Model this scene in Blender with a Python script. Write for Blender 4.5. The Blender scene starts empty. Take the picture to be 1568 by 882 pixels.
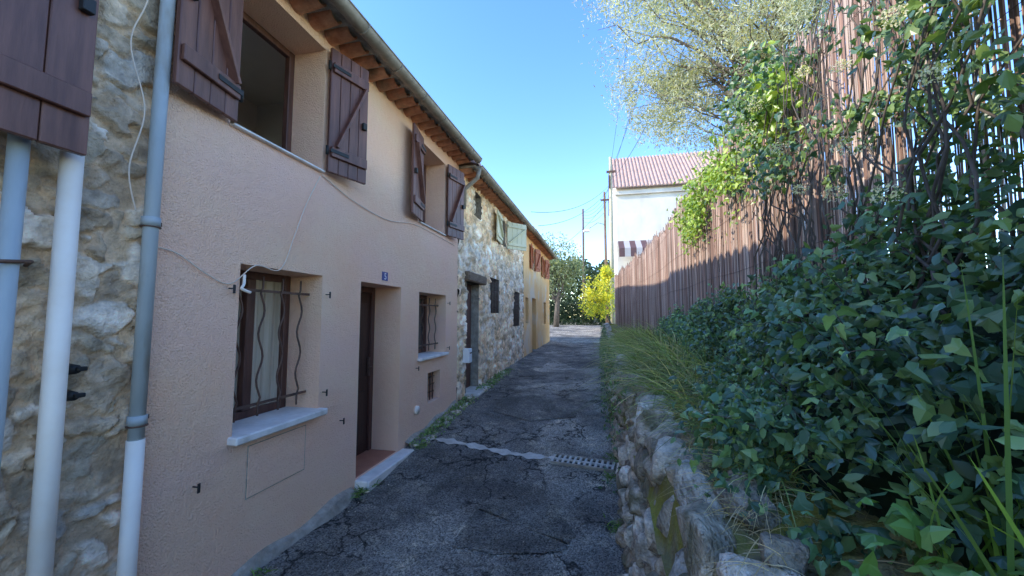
import bpy, math, random
import numpy as np
from mathutils import Vector, Matrix, kdtree
random.seed(7); rng=np.random.default_rng(7)
scene=bpy.context.scene
R=math.radians
# ------------------------------------------------------------ numpy noise
def _h(i,j,k,s):
    n=(i*374761393+j*668265263+k*2147483647+s*144665)&0xffffffff
    n=((n^(n>>13))*1274126177)&0xffffffff
    return ((n^(n>>16))&0xffff)/65535.0
def vnoise(P,sc=1.0,s=0):
    P=np.asarray(P,float)*sc; I=np.floor(P).astype(np.int64); F=P-I; F=F*F*(3-2*F)
    r=0
    for a in (0,1):
        for b in (0,1):
            for c in (0,1):
                w=(F[:,0] if a else 1-F[:,0])*(F[:,1] if b else 1-F[:,1])*(F[:,2] if c else 1-F[:,2])
                r=r+w*_h(I[:,0]+a,I[:,1]+b,I[:,2]+c,s)
    return r
def fbm(P,sc=1.0,o=4,s=0):
    r=0;a=.5;t=0
    for k in range(o):
        r=r+a*vnoise(P,sc*2**k,s+k*17); t+=a; a*=.5
    return r/t
def sstep(a,b,x):
    t=np.clip((x-a)/(b-a),0,1); return t*t*(3-2*t)
# ------------------------------------------------------------ materials
def _n(nt,t,**k):
    n=nt.nodes.new(t)
    for a,b in k.items():
        setattr(n,a,b)
    return n
def mat(name,c1,c2=None,scale=4.,rough=.85,bumps=(),attr=False,detail=5,stain=None,metal=0,spec=.3,lo=.35,hi=.65,stretch=None,transl=0,plain=False):
    m=bpy.data.materials.new(name); m.use_nodes=True; nt=m.node_tree; nt.nodes.clear()
    out=_n(nt,'ShaderNodeOutputMaterial'); b=_n(nt,'ShaderNodeBsdfPrincipled')
    b.inputs['Roughness'].default_value=rough; b.inputs['Metallic'].default_value=metal
    b.inputs['Specular IOR Level'].default_value=spec
    if plain:
        at=_n(nt,'ShaderNodeAttribute',attribute_name='Col'); col=at.outputs['Color']
    else:
        tc=_n(nt,'ShaderNodeTexCoord'); vec=tc.outputs['Object']
        if stretch:
            mp=_n(nt,'ShaderNodeMapping'); mp.inputs['Scale'].default_value=stretch; nt.links.new(vec,mp.inputs[0]); vec=mp.outputs[0]
        no=_n(nt,'ShaderNodeTexNoise'); no.inputs['Scale'].default_value=scale; no.inputs['Detail'].default_value=detail; no.inputs['Roughness'].default_value=.65
        nt.links.new(vec,no.inputs['Vector'])
        cr=_n(nt,'ShaderNodeValToRGB'); c2=c2 or c1
        e=cr.color_ramp.elements; e[0].position=lo; e[1].position=hi
        e[0].color=(*c1,1); e[1].color=(*c2,1)
        nt.links.new(no.outputs['Fac'],cr.inputs[0]); col=cr.outputs[0]
        if attr:
            at=_n(nt,'ShaderNodeAttribute',attribute_name='Col')
            mx=_n(nt,'ShaderNodeMix',data_type='RGBA',blend_type='MULTIPLY'); mx.inputs[0].default_value=1
            nt.links.new(at.outputs['Color'],mx.inputs[6]); nt.links.new(col,mx.inputs[7]); col=mx.outputs[2]
        if stain:
            mp=_n(nt,'ShaderNodeMapping'); mp.inputs['Scale'].default_value=stain[4]; nt.links.new(tc.outputs['Object'],mp.inputs[0])
            n2=_n(nt,'ShaderNodeTexNoise'); n2.inputs['Scale'].default_value=stain[1]; n2.inputs['Detail'].default_value=5; nt.links.new(mp.outputs[0],n2.inputs['Vector'])
            mr=_n(nt,'ShaderNodeMapRange'); mr.inputs[1].default_value=stain[2]; mr.inputs[2].default_value=stain[3]; nt.links.new(n2.outputs['Fac'],mr.inputs[0])
            mx=_n(nt,'ShaderNodeMix',data_type='RGBA'); nt.links.new(mr.outputs[0],mx.inputs[0]); nt.links.new(col,mx.inputs[6]); mx.inputs[7].default_value=(*stain[0],1); col=mx.outputs[2]
        last=None
        for sc,dist in bumps:
            nb=_n(nt,'ShaderNodeTexNoise'); nb.inputs['Scale'].default_value=sc; nb.inputs['Detail'].default_value=2; nt.links.new(vec,nb.inputs['Vector'])
            bp=_n(nt,'ShaderNodeBump'); bp.inputs['Distance'].default_value=dist; bp.inputs['Strength'].default_value=1
            nt.links.new(nb.outputs['Fac'],bp.inputs['Height'])
            if last: nt.links.new(last,bp.inputs['Normal'])
            last=bp.outputs[0]
        if last: nt.links.new(last,b.inputs['Normal'])
    nt.links.new(col,b.inputs['Base Color'])
    if transl:
        tr=_n(nt,'ShaderNodeBsdfTranslucent'); hs=_n(nt,'ShaderNodeMix',data_type='RGBA',blend_type='MULTIPLY'); hs.inputs[0].default_value=1
        nt.links.new(col,hs.inputs[6]); hs.inputs[7].default_value=(2.2,2.0,.7,1); nt.links.new(hs.outputs[2],tr.inputs[0])
        ms=_n(nt,'ShaderNodeMixShader'); ms.inputs[0].default_value=transl
        nt.links.new(b.outputs[0],ms.inputs[1]); nt.links.new(tr.outputs[0],ms.inputs[2]); nt.links.new(ms.outputs[0],out.inputs[0])
    else: nt.links.new(b.outputs[0],out.inputs[0])
    return m
M={}
M['pink']=mat('pink_render',(.96,.565,.37),(.97,.65,.44),1.3,.95,[(20,.008),(100,.014)],stain=((.96,.59,.44),.8,.42,.7,(1,1,2.2)))
M['orange']=mat('ochre_render',(.93,.48,.17),(.95,.60,.28),.8,.95,[(30,.01)],stain=((.86,.62,.40),1.2,.54,.66,(1,1,1)))
M['stone']=mat('rubble_stone',(.70,.66,.61),(1.5,1.42,1.34),11,.9,[(30,.014),(110,.006)],attr=True,lo=.32,hi=.68)
M['rock']=mat('dry_stone',(.50,.47,.43),(1.5,1.44,1.36),16,.92,[(26,.026),(90,.014)],attr=True,lo=.32,hi=.66,stain=((.22,.19,.11),5,.53,.66,(1,1,1)))
M['shutter']=mat('shutter_paint',(.10,.038,.028),(.20,.085,.06),3,.45,[(30,.001)],stretch=(6,6,.6),spec=.5)
M['shutterfar']=mat('cream_shutter',(.66,.64,.44),(.74,.70,.50),3,.6)
M['redshut']=mat('red_shutter',(.46,.14,.07),(.52,.18,.09),3,.6)
M['wood']=mat('brown_wood',(.075,.03,.022),(.15,.065,.045),5,.5,[(30,.002)],stretch=(6,6,.6),spec=.5)
M['doorwood']=mat('dark_door_wood',(.035,.016,.012),(.07,.03,.022),5,.45,[(30,.002)],stretch=(6,6,.6),spec=.5)
M['oldwood']=mat('old_wood',(.14,.09,.06),(.28,.2,.13),6,.85,[(30,.006)],stretch=(6,.8,6))
M['iron']=mat('wrought_iron',(.09,.055,.042),(.18,.10,.07),20,.6,[(80,.002)],metal=.2)
M['glass']=mat('window_glass',(.05,.052,.05),(.08,.078,.07),1,.08,spec=.8)
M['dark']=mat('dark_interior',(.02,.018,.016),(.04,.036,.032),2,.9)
M['room']=mat('room_wall',(.70,.66,.60),(.76,.72,.66),2,.9)
M['curtain']=mat('curtain',(.40,.32,.22),(.66,.54,.40),16,.9,stretch=(1,1,.05))
M['marble']=mat('stone_sill',(.68,.63,.57),(.88,.82,.75),6,.6,[(40,.002)],stain=((.46,.39,.30),4,.58,.78,(1,1,1)))
M['terra']=mat('terracotta',(.44,.17,.09),(.66,.33,.19),9,.9,[(40,.006)],stain=((.16,.12,.08),5,.5,.75,(1,1,1)))
M['tileroof']=mat('roof_tile',(.52,.32,.24),(.64,.44,.35),6,.9,[(30,.006)],stain=((.34,.27,.22),3,.5,.8,(1,1,1)))
M['tilefloor']=mat('threshold_tile',(.40,.15,.09),(.48,.20,.12),6,.6)
M['zinc']=mat('gutter_zinc',(.26,.22,.17),(.40,.35,.28),7,.55,[(30,.002)],metal=.2)
M['bluepipe']=mat('grey_blue_pipe',(.33,.38,.40),(.46,.50,.51),4,.5,[(60,.001)],stretch=(1,1,.3),stain=((.28,.25,.20),7,.58,.75,(1,1,.3)))
M['whitepipe']=mat('pvc_pipe',(.88,.76,.63),(.93,.84,.73),4,.45,stain=((.66,.56,.45),5,.6,.82,(1,1,.2)))
M['cable']=mat('cable',(.74,.58,.45),(.8,.65,.52),4,.6)
M['black']=mat('black_rubber',(.02,.02,.02),(.03,.03,.03),4,.5)
M['wire']=mat('aerial_wire',(.03,.03,.035),(.04,.04,.04),4,.6)
M['pole']=mat('pole_concrete',(.48,.43,.27),(.56,.50,.36),5,.9)
M['polew']=mat('pole_wood',(.16,.10,.07),(.22,.15,.1),5,.9)
M['white']=mat('white_house_render',(.74,.68,.58),(.82,.77,.67),1,.95,[(20,.006)],stain=((.60,.55,.48),.9,.5,.75,(1,1,.5)))
M['blue']=mat('enamel_blue',(.02,.05,.20),(.03,.07,.25),4,.3)
M['enw']=mat('enamel_white',(.8,.8,.8),(.8,.8,.8),4,.3)
M['awnr']=mat('awning_red',(.12,.07,.07),(.15,.08,.08),4,.8)
M['awnw']=mat('awning_grey',(.46,.42,.40),(.5,.46,.44),4,.8)
W=(1,1,1)
M['cane']=mat('reed_cane',W,rough=.7,plain=True)
M['leaf']=mat('ivy_leaf',W,rough=.36,plain=True,transl=.2,spec=.55)
M['leafl']=mat('tree_leaf',W,rough=.5,plain=True,transl=.3)
M['grass']=mat('grass_blade',W,rough=.5,plain=True,transl=.3)
M['petal']=mat('dried_flower',W,rough=.8,plain=True,transl=.3)
M['bark']=mat('olive_bark',(.08,.065,.05),(.2,.165,.13),14,.95,[(20,.02)],stretch=(1,1,.3))
M['soil']=mat('bank_soil',(.16,.12,.07),(.34,.27,.15),7,.98,[(12,.03),(60,.015)],stain=((.30,.26,.05),4,.38,.54,(1,1,1)))
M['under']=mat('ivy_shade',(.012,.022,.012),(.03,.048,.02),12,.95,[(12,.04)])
M['land']=mat('ground_earth',(.16,.14,.09),(.26,.22,.13),1.5,.98,[(10,.02)])
M['concrete']=mat('old_concrete',(.46,.42,.35),(.68,.63,.55),9,.9,[(30,.01)])
M['plinth']=mat('plinth',(.26,.22,.17),(.46,.40,.32),9,.95,[(25,.02)])
def asphalt(name,patchy=False):
    m=bpy.data.materials.new(name); m.use_nodes=True; nt=m.node_tree; b=nt.nodes['Principled BSDF']; L=nt.links.new
    tc=_n(nt,'ShaderNodeTexCoord'); v=tc.outputs['Object']
    b.inputs['Roughness'].default_value=.88; b.inputs['Specular IOR Level'].default_value=.35
    def noise(sc,d=4,vec=v,r=.6):
        n=_n(nt,'ShaderNodeTexNoise'); n.inputs['Scale'].default_value=sc; n.inputs['Detail'].default_value=d; n.inputs['Roughness'].default_value=r; L(vec,n.inputs['Vector']); return n
    def ramp(src,p0,c0,p1,c1):
        r=_n(nt,'ShaderNodeValToRGB'); e=r.color_ramp.elements; e[0].position=p0;e[1].position=p1; e[0].color=(*c0,1); e[1].color=(*c1,1); L(src,r.inputs[0]); return r.outputs[0]
    def mult(a,bb,f=1.):
        x=_n(nt,'ShaderNodeMix',data_type='RGBA',blend_type='MULTIPLY'); x.inputs[0].default_value=f; L(a,x.inputs[6]); L(bb,x.inputs[7]); return x.outputs[2]
    if patchy: base=ramp(noise(2.6,6).outputs['Fac'],.38,(.125,.115,.10),.64,(.25,.23,.20))
    else: base=ramp(noise(1.3,6).outputs['Fac'],.40,(.20,.18,.155),.60,(.43,.39,.335))
    vo=_n(nt,'ShaderNodeTexVoronoi'); vo.inputs['Scale'].default_value=110; L(v,vo.inputs['Vector'])
    agg=ramp(vo.outputs['Color'],.1,(.3,.3,.3),.9,(1.8,1.8,1.75)); c=mult(base,agg)
    if not patchy:
        wn=noise(3.5,4); ad=_n(nt,'ShaderNodeVectorMath',operation='MULTIPLY_ADD'); L(wn.outputs['Color'],ad.inputs[0]); ad.inputs[1].default_value=(.6,.6,.6); L(v,ad.inputs[2])
        vc=_n(nt,'ShaderNodeTexVoronoi',feature='DISTANCE_TO_EDGE'); vc.inputs['Scale'].default_value=2.0; L(ad.outputs[0],vc.inputs['Vector'])
        ck=ramp(vc.outputs['Distance'],.008,(.16,.16,.16),.04,(1,1,1))
        mk=ramp(noise(1.1,3).outputs['Fac'],.48,(1,1,1),.56,(0,0,0))
        iv=_n(nt,'ShaderNodeInvert'); L(mk,iv.inputs[1])
        mm=_n(nt,'ShaderNodeMix',data_type='RGBA',blend_type='LIGHTEN'); mm.inputs[0].default_value=1; L(ck,mm.inputs[6]); L(iv.outputs[0],mm.inputs[7])
        # cracks only where the noise mask is dark
        c=mult(c,mm.outputs[2])
        vp=_n(nt,'ShaderNodeTexVoronoi'); vp.inputs['Scale'].default_value=.75; L(ad.outputs[0],vp.inputs['Vector'])
        tone=ramp(vp.outputs['Color'],.2,(.64,.65,.67),.8,(1.2,1.18,1.14)); c=mult(c,tone)
    dust=ramp(noise(4.2,6,r=.75).outputs['Fac'],.52,(1,1,1),.66,(1.7,1.62,1.45)); c=mult(c,dust)
    L(c,b.inputs['Base Color'])
    b1=_n(nt,'ShaderNodeBump'); b1.inputs['Distance'].default_value=.014; L(vo.outputs['Distance'],b1.inputs['Height'])
    b2=_n(nt,'ShaderNodeBump'); b2.inputs['Distance'].default_value=.05; L(noise(6,4).outputs['Fac'],b2.inputs['Height']); L(b1.outputs[0],b2.inputs['Normal'])
    L(b2.outputs[0],b.inputs['Normal']); return m
M['asphalt']=asphalt('asphalt')
M['patch']=asphalt('asphalt_patch',True)
# ------------------------------------------------------------ mesh tools
def link(o,parent=None):
    scene.collection.objects.link(o)
    if parent: o.parent=parent
    return o
def empty(name):
    o=bpy.data.objects.new(name,None); o.empty_display_size=.3; return link(o)
def npmesh(name,V,F,m,cols=None,smooth=False,parent=None):
    V=np.asarray(V,np.float32); F=np.asarray(F,np.int32); me=bpy.data.meshes.new(name)
    me.vertices.add(len(V)); me.vertices.foreach_set('co',V.ravel())
    k=F.shape[1]; me.loops.add(F.size); me.loops.foreach_set('vertex_index',F.ravel())
    me.polygons.add(len(F)); me.polygons.foreach_set('loop_start',np.arange(0,F.size,k,dtype=np.int32))
    me.polygons.foreach_set('loop_total',np.full(len(F),k,np.int32))
    me.polygons.foreach_set('use_smooth',np.full(len(F),smooth,bool))
    if cols is not None:
        a=me.color_attributes.new('Col','FLOAT_COLOR','POINT'); c=np.ones((len(V),4),np.float32); c[:,:3]=cols; a.data.foreach_set('color',c.ravel())
    me.update(calc_edges=True); me.validate(); me.materials.append(m)
    return link(bpy.data.objects.new(name,me),parent)
class MB:
    def __init__(s): s.v=[];s.f=[];s.m=[];s.mats=[];s.sm=[]
    def mi(s,k):
        if k not in s.mats: s.mats.append(k)
        return s.mats.index(k)
    def add(s,vs,fs,k,smooth=False):
        o=len(s.v); s.v+= [tuple(p) for p in vs]; i=s.mi(k)
        for f in fs: s.f.append([a+o for a in f]); s.m.append(i); s.sm.append(smooth)
    def quad(s,a,b,c,d,k): s.add([a,b,c,d],[(0,1,2,3)],k)
    def box(s,x0,x1,y0,y1,z0,z1,k,bev=0,mtx=None):
        c=[(x0+x1)/2,(y0+y1)/2,(z0+z1)/2]; h=[abs(x1-x0)/2,abs(y1-y0)/2,abs(z1-z0)/2]
        if bev:
            b=min(bev,min(h)*.6); vs=[];fs=[]
            idx={}
            for sx in(-1,1):
                for sy in(-1,1):
                    for sz in(-1,1):
                        for ax in range(3):
                            p=[sx*(h[0]-b),sy*(h[1]-b),sz*(h[2]-b)]; sg=(sx,sy,sz); p[ax]=sg[ax]*h[ax]
                            idx[(sx,sy,sz,ax)]=len(vs); vs.append(p)
            for ax in range(3):
                o=[a for a in range(3) if a!=ax]
                for sg in(-1,1):
                    q=[]
                    for (u,w) in((-1,-1),(1,-1),(1,1),(-1,1)):
                        t=[0,0,0];t[ax]=sg;t[o[0]]=u;t[o[1]]=w;q.append(idx[(*t,ax)])
                    fs.append(q)
                for u in(-1,1):
                    for w in(-1,1):
                        def K(e,axx):
                            t=[0,0,0];t[ax]=e;t[o[0]]=u;t[o[1]]=w;return idx[(*t,axx)]
                        fs.append([K(-1,o[0]),K(1,o[0]),K(1,o[1]),K(-1,o[1])])
            for sx in(-1,1):
                for sy in(-1,1):
                    for sz in(-1,1): fs.append([idx[(sx,sy,sz,a)] for a in range(3)])
        else:
            vs=[(sx*h[0],sy*h[1],sz*h[2]) for sx in(-1,1) for sy in(-1,1) for sz in(-1,1)]
            fs=[(0,1,3,2),(4,6,7,5),(0,4,5,1),(2,3,7,6),(0,2,6,4),(1,5,7,3)]
        vs=[Vector((p[0]+c[0],p[1]+c[1],p[2]+c[2])) for p in vs]
        if mtx is not None: vs=[mtx@p for p in vs]
        s.add(vs,fs,k)
    def tube(s,pts,r,k,n=8,cap=True,smooth=True):
        pts=[Vector(p) for p in pts]; rs=r if hasattr(r,'__len__') else [r]*len(pts); vs=[];fs=[]
        ref=None
        for i,p in enumerate(pts):
            d=(pts[min(i+1,len(pts)-1)]-pts[max(i-1,0)]).normalized()
            if ref is None:
                ref=d.cross(Vector((0,0,1)) if abs(d.z)<.9 else Vector((1,0,0))).normalized()
            ref=(ref-d*ref.dot(d)).normalized(); b=d.cross(ref)
            for j in range(n):
                a=2*math.pi*j/n; vs.append(p+(ref*math.cos(a)+b*math.sin(a))*rs[i])
        for i in range(len(pts)-1):
            for j in range(n): fs.append((i*n+j,i*n+(j+1)%n,(i+1)*n+(j+1)%n,(i+1)*n+j))
        if cap: fs.append(tuple(range(n))[::-1]); fs.append(tuple((len(pts)-1)*n+j for j in range(n)))
        s.add(vs,fs,k,smooth)
    def build(s,name,parent=None,fixn=True):
        me=bpy.data.meshes.new(name); me.from_pydata(s.v,[],s.f)
        for k in s.mats: me.materials.append(M[k])
        me.polygons.foreach_set('material_index',s.m); me.polygons.foreach_set('use_smooth',s.sm)
        if fixn:
            import bmesh
            bm=bmesh.new(); bm.from_mesh(me); bmesh.ops.recalc_face_normals(bm,faces=bm.faces); bm.to_mesh(me); bm.free()
        me.update(); return link(bpy.data.objects.new(name,me),parent)
# ------------------------------------------------------------ ground height
GY=[-50,2.5,3.5,6,8,12,18,34,60,300]; GZ=[0,0,.05,.26,.33,.40,.48,.88,1.0,1.0]
def g(y): return np.interp(y,GY,GZ)
WY=[-5,1,2.2,3,6,10,17,20]; WZ=[1.04,1.03,1.0,.97,.92,1.0,1.25,1.3]
def wt(y): return np.interp(y,WY,WZ)
def fx(y): return np.interp(y,[-5,9,16,18],[1.2,1.2,.78,.72])
def grid(xs,ys,hf,name,m,parent=None,smooth=True):
    X,Y=np.meshgrid(xs,ys,indexing='ij'); Z=hf(X,Y); V=np.stack([X.ravel(),Y.ravel(),Z.ravel()],1)
    a=np.arange(len(xs)*len(ys)).reshape(len(xs),len(ys))
    F=np.stack([a[:-1,:-1].ravel(),a[1:,:-1].ravel(),a[1:,1:].ravel(),a[:-1,1:].ravel()],1)
    return npmesh(name,V,F,m,smooth=smooth,parent=parent)
gx=np.concatenate([[-400,-100,-40,-20,-10],np.arange(-6,6,1.),[10,20,40,100,400]]); gyy=np.concatenate([[-300,-60,-10,0],np.arange(1,36,1.),[45,60,120,300,600]])
grid(gx,gyy,lambda X,Y:g(Y)-.07,'ground',M['land'])
def roadh(X,Y):
    P=np.stack([X.ravel(),Y.ravel(),0*X.ravel()],1)
    n=(fbm(P,1.2,3,3)-.5).reshape(X.shape)*.035
    return g(Y)+n+.012-.02*np.exp(-((X+1.0)/.5)**2)
def rh1(x,y): return float(roadh(np.array([[x]]),np.array([[y]]))[0,0])
grid(np.arange(-2.35,.42,.06),np.concatenate([np.arange(-2,9,.08),np.arange(9,19.1,.4)]),roadh,'road',M['asphalt'])
grid(np.arange(-14,3.1,.5),np.arange(18.9,34,.5),lambda X,Y:g(Y)+.006,'road',M['asphalt'])
bank_y=np.concatenate([np.arange(-1,4,.04),np.arange(4,17.6,.2)])
def bankh(X,Y):
    P=np.stack([X.ravel(),Y.ravel(),0*X.ravel()],1)
    return wt(Y)-.06+.22*sstep(.35,1.2,X)+((fbm(P,4,4,9)-.5)*.14+(fbm(P,22,2,9)-.5)*.035).reshape(X.shape)-.25*sstep(.30,.24,X)
grid(np.arange(.22,1.3,.02),bank_y,bankh,'earth_bank',M['soil'])
grid(np.array([1.27,1.6,3,6,12,20]),np.array([-6,0,5,10,17.5]),lambda X,Y:wt(Y)+.14+0*X,'terrace_ground',M['land'])
def patch(name,outline,m,dz):
    pts=[]
    n=len(outline)
    for i in range(n):
        a=np.array(outline[i]);c=np.array(outline[(i+1)%n])
        for k in range(10): p=a+(c-a)*k/10; pts.append(p+rng.normal(0,.010,2))
    pts=np.array(pts); cen=pts.mean(0); n=len(pts); K=7; V=[]
    for j in range(K):
        for p in pts: q=cen+(p-cen)*(.03+.97*j/(K-1)); V.append((q[0],q[1],0))
    V=np.array(V); V[:,2]=roadh(V[:,0:1],V[:,1:2])[:,0]+dz
    F=[(j*n+i,j*n+(i+1)%n,(j+1)*n+(i+1)%n,(j+1)*n+i) for j in range(K-1) for i in range(n)]
    npmesh(name,V,F,m,smooth=True)
patch('road_repair',[(-1.02,2.70),(-.66,2.66),(-.26,2.76),(-.18,2.98),(-.30,3.20),(-.40,3.34),(-.92,3.36),(-1.0,3.1)],M['patch'],.006)
patch('road_repair',[(-1.5,5.6),(-.9,5.3),(-.3,5.5),(-.4,6.4),(-1.1,6.7),(-1.6,6.3)],M['patch'],.008)
b=MB(); N=60
for i in range(N):
    t0=i/N;t1=(i+1)/N
    if vnoise(np.array([[t0*9,3.3,1.]]))[0]<.2: continue
    def P(t,s):
        x=-2.14+t*1.66; y=4.52-.30*t+s*(.05+.025*math.sin(t*31)+.015*math.sin(t*77)); return (x,y,rh1(x,y)+.008)
    b.quad(P(t0,-1),P(t1,-1),P(t1,1),P(t0,1),'concrete')
b.build('concrete_channel')
dm=Matrix.Translation((-.17,4.13,rh1(-.17,4.13)+.018))@Matrix.Rotation(R(4),4,'X')@Matrix.Rotation(R(-8),4,'Z')
b=MB()
b.box(-.31,.31,-.105,-.085,-.02,.008,'plinth',0,dm); b.box(-.31,.31,.085,.105,-.02,.008,'plinth',0,dm); b.box(-.30,.30,-.084,.084,-.04,-.012,'black',0,dm)
for i in range(12):
    x=-.30+i*.0545; b.box(x-.012,x+.012,-.083,.083,-.011,.007,'concrete',0,dm)
b.box(-.299,.299,-.012,.012,-.010,.0055,'concrete',0,dm)
b.build('drain_grate')
# ------------------------------------------------------------ rubble wall
def rubble(name,x0,y0,y1,z0f,z1,step,sw,sh,amp,openings,parent,tones,mortar,seed=1,zmin=-.1,mort=.06,warp=.9,var=1.):
    r=np.random.default_rng(seed)
    ys=np.arange(y0,y1+step*.5,step); ys[-1]=y1; zs=np.arange(zmin,z1+step*.5,step)
    for o in openings:
        for e in o[:2]: ys[np.argmin(abs(ys-e))]=e
        for e in o[2:4]: zs[np.argmin(abs(zs-e))]=e
    Y,Z=np.meshgrid(ys,zs,indexing='ij'); P=np.stack([0*Y.ravel(),Y.ravel(),Z.ravel()],1)
    wy=(fbm(P,1/sw,4,seed)-.5)*sw*warp*1.6; wz=(fbm(P,1/sw,4,seed+40)-.5)*sh*warp*1.6
    seeds=[];z=zmin-.2
    while z<z1+.3:
        hh=sh*r.uniform(.6,1.4); y=y0-.4+r.uniform(0,sw)
        while y<y1+.4:
            w=sw*r.uniform(.4,1.8); seeds.append((y+w/2,z+hh/2+r.uniform(-.5,.5)*sh*var)); y+=w
            if r.random()<.25: seeds.append((y+r.uniform(-.03,.03),z+r.uniform(0,sh)))
        z+=hh
    S=np.array(seeds); kd=kdtree.KDTree(len(S)); an=sw/sh; wgt=r.uniform(-.22,.22,len(S))*sw*var
    for i,s_ in enumerate(S): kd.insert((s_[0],s_[1]*an,0),i)
    kd.balance(); qa=P[:,1]+wy; qb=(P[:,2]+wz)*an
    e=np.empty(len(P)); idx=np.empty(len(P),int)
    for i in range(len(P)):
        q=kd.find_n((qa[i],qb[i],0),4); ds=sorted((c[2]-wgt[c[1]],c[1]) for c in q); e[i]=ds[1][0]-ds[0][0]; idx[i]=ds[0][1]
    e/=sw; m=sstep(mort*.5,mort*2.2,e+(fbm(P,18,2,seed+5)-.5)*.22)
    hgt=r.uniform(.2,1.,len(S))[idx]; tilt=(r.uniform(-1,1,len(S))[idx]*(P[:,2]*an-S[idx,1]*an)/sw)*.5
    D=amp*(m*(hgt+tilt)+ 1.0*(fbm(P,12,4,seed+9)-.5)*(.35+m))
    V=P.copy(); V[:,0]=x0+D
    T=np.array(tones); tc=T[r.integers(0,len(T),len(S))]*r.uniform(.7,1.2,(len(S),1)); C=tc[idx]
    n=fbm(P,6,4,seed+3)[:,None]; n2=fbm(P,28,3,seed+7)[:,None]; mc=np.array(mortar)*(.7+.6*n); C=mc*(1-m[:,None])+C*(.35+.8*n+.5*n2)*m[:,None]
    a=np.arange(len(P)).reshape(len(ys),len(zs))
    F=np.stack([a[:-1,:-1],a[1:,:-1],a[1:,1:],a[:-1,1:]],-1).reshape(-1,4)
    yc=((Y[:-1,:-1]+Y[1:,1:])/2).ravel(); zc=((Z[:-1,:-1]+Z[1:,1:])/2).ravel(); keep=np.ones(len(F),bool)
    for o in openings: keep&=~((yc>o[0])&(yc<o[1])&(zc>o[2])&(zc<o[3]))
    return npmesh(name,V,F[keep],M['stone'],cols=C,smooth=True,parent=parent)
# ------------------------------------------------------------ facade helpers
XF=-2.16
def reveals(b,o,d,k,x=XF,splay=0.):
    y0,y1,z0,z1=o; xi=x-d
    b.quad((x,y0,z0),(xi,y0-splay,z0),(xi,y0-splay,z1),(x,y0,z1),k); b.quad((x,y1,z0),(x,y1,z1),(xi,y1+splay,z1),(xi,y1+splay,z0),k)
    b.quad((x,y0,z1),(xi,y0-splay,z1),(xi,y1+splay,z1),(x,y1,z1),k); b.quad((x,y0,z0),(x,y1,z0),(xi,y1+splay,z0),(xi,y0-splay,z0),k)
def cells(b,x,y0,y1,z0,z1,ops,k):
    ys=sorted({y0,y1,*[o[0] for o in ops],*[o[1] for o in ops]}); zs=sorted({z0,z1,*[o[2] for o in ops],*[o[3] for o in ops]})
    for i in range(len(ys)-1):
        for j in range(len(zs)-1):
            yc=(ys[i]+ys[i+1])/2; zc=(zs[j]+zs[j+1])/2
            if any(o[0]<yc<o[1] and o[2]<zc<o[3] for o in ops): continue
            b.quad((x,ys[i],zs[j]),(x,ys[i+1],zs[j]),(x,ys[i+1],zs[j+1]),(x,ys[i],zs[j+1]),k)
def shutter(name,parent,hx,hy,z0,z1,w,ang,k='shutter',np_=4,flip=1,hs=True):
    b=MB(); mt=Matrix.Translation((hx,hy,0))@Matrix.Rotation(R(-ang*flip),4,'Z')
    pw=w/np_
    for i in range(np_):
        a=flip*i*pw; c=flip*((i+1)*pw-.004); b.box(0,.028,min(a,c),max(a,c),z0,z1,k,.004,mt)
    H=z1-z0; a,c=sorted((flip*.015,flip*(w-.015)))
    for zz in (z0+.12*H,z1-.20*H): b.box(.029,.052,a,c,zz,zz+.075*H/1.05+.01,k,.004,mt)
    p0=Vector((.042,flip*.05,z0+.12*H+.08)); p1=Vector((.042,flip*(w-.05),z1-.20*H))
    d=(p1-p0); L=d.length; mid=(p0+p1)/2; rot=d.to_track_quat('Z','X').to_matrix().to_4x4()
    b2=mt@Matrix.Translation(mid)@rot; b.box(-.012,.010,-.035,.035,-L/2,L/2,k,.003,b2)
    if hs:
        for zz in (z0+.12*H+.03,z1-.20*H+.03):
            s0,s1=sorted((0,flip*w*.45)); b.box(.0535,.058,s0,s1,zz,zz+.03,'black',.001,mt)
            b.tube([mt@Vector((.03,-flip*.015,zz-.02)),mt@Vector((.03,-flip*.015,zz+.05))],.012,'black',8)
        b.box(.03,.06,*sorted((flip*(w-.07),flip*(w-.03))),z0+H*.45,z0+H*.45+.06,'black',.003,mt)
    return b.build(name,parent)
def window(b,o,x,glass=True,curt=False,mull=True,k='wood'):
    y0,y1,z0,z1=o; t=.055
    b.box(x,x+.05,y0,y0+t,z0,z1,k,.005); b.box(x,x+.05,y1-t,y1,z0,z1,k,.005)
    b.box(x,x+.048,y0+t,y1-t,z0,z0+t,k,.005); b.box(x,x+.048,y0+t,y1-t,z1-t,z1,k,.005)
    if mull: ym=(y0+y1)/2; b.box(x,x+.056,ym-.035,ym+.035,z0+t,z1-t,k,.005)
    if curt:
        n=60; vs=[]
        for i in range(n+1):
            yy=y0+t*.8+(y1-y0-1.6*t)*i/n; xx=x+.008+.010*math.sin(i*.9)+.006*math.sin(i*.37)
            vs+=[(xx,yy,z0+t*.8),(xx,yy,z1-t*.8)]
        b.add(vs,[(2*i,2*i+2,2*i+3,2*i+1) for i in range(n)],'curtain',True)
    elif glass: b.box(x+.012,x+.018,y0+t*.8,y1-t*.8,z0+t*.8,z1-t*.8,'glass')
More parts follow.
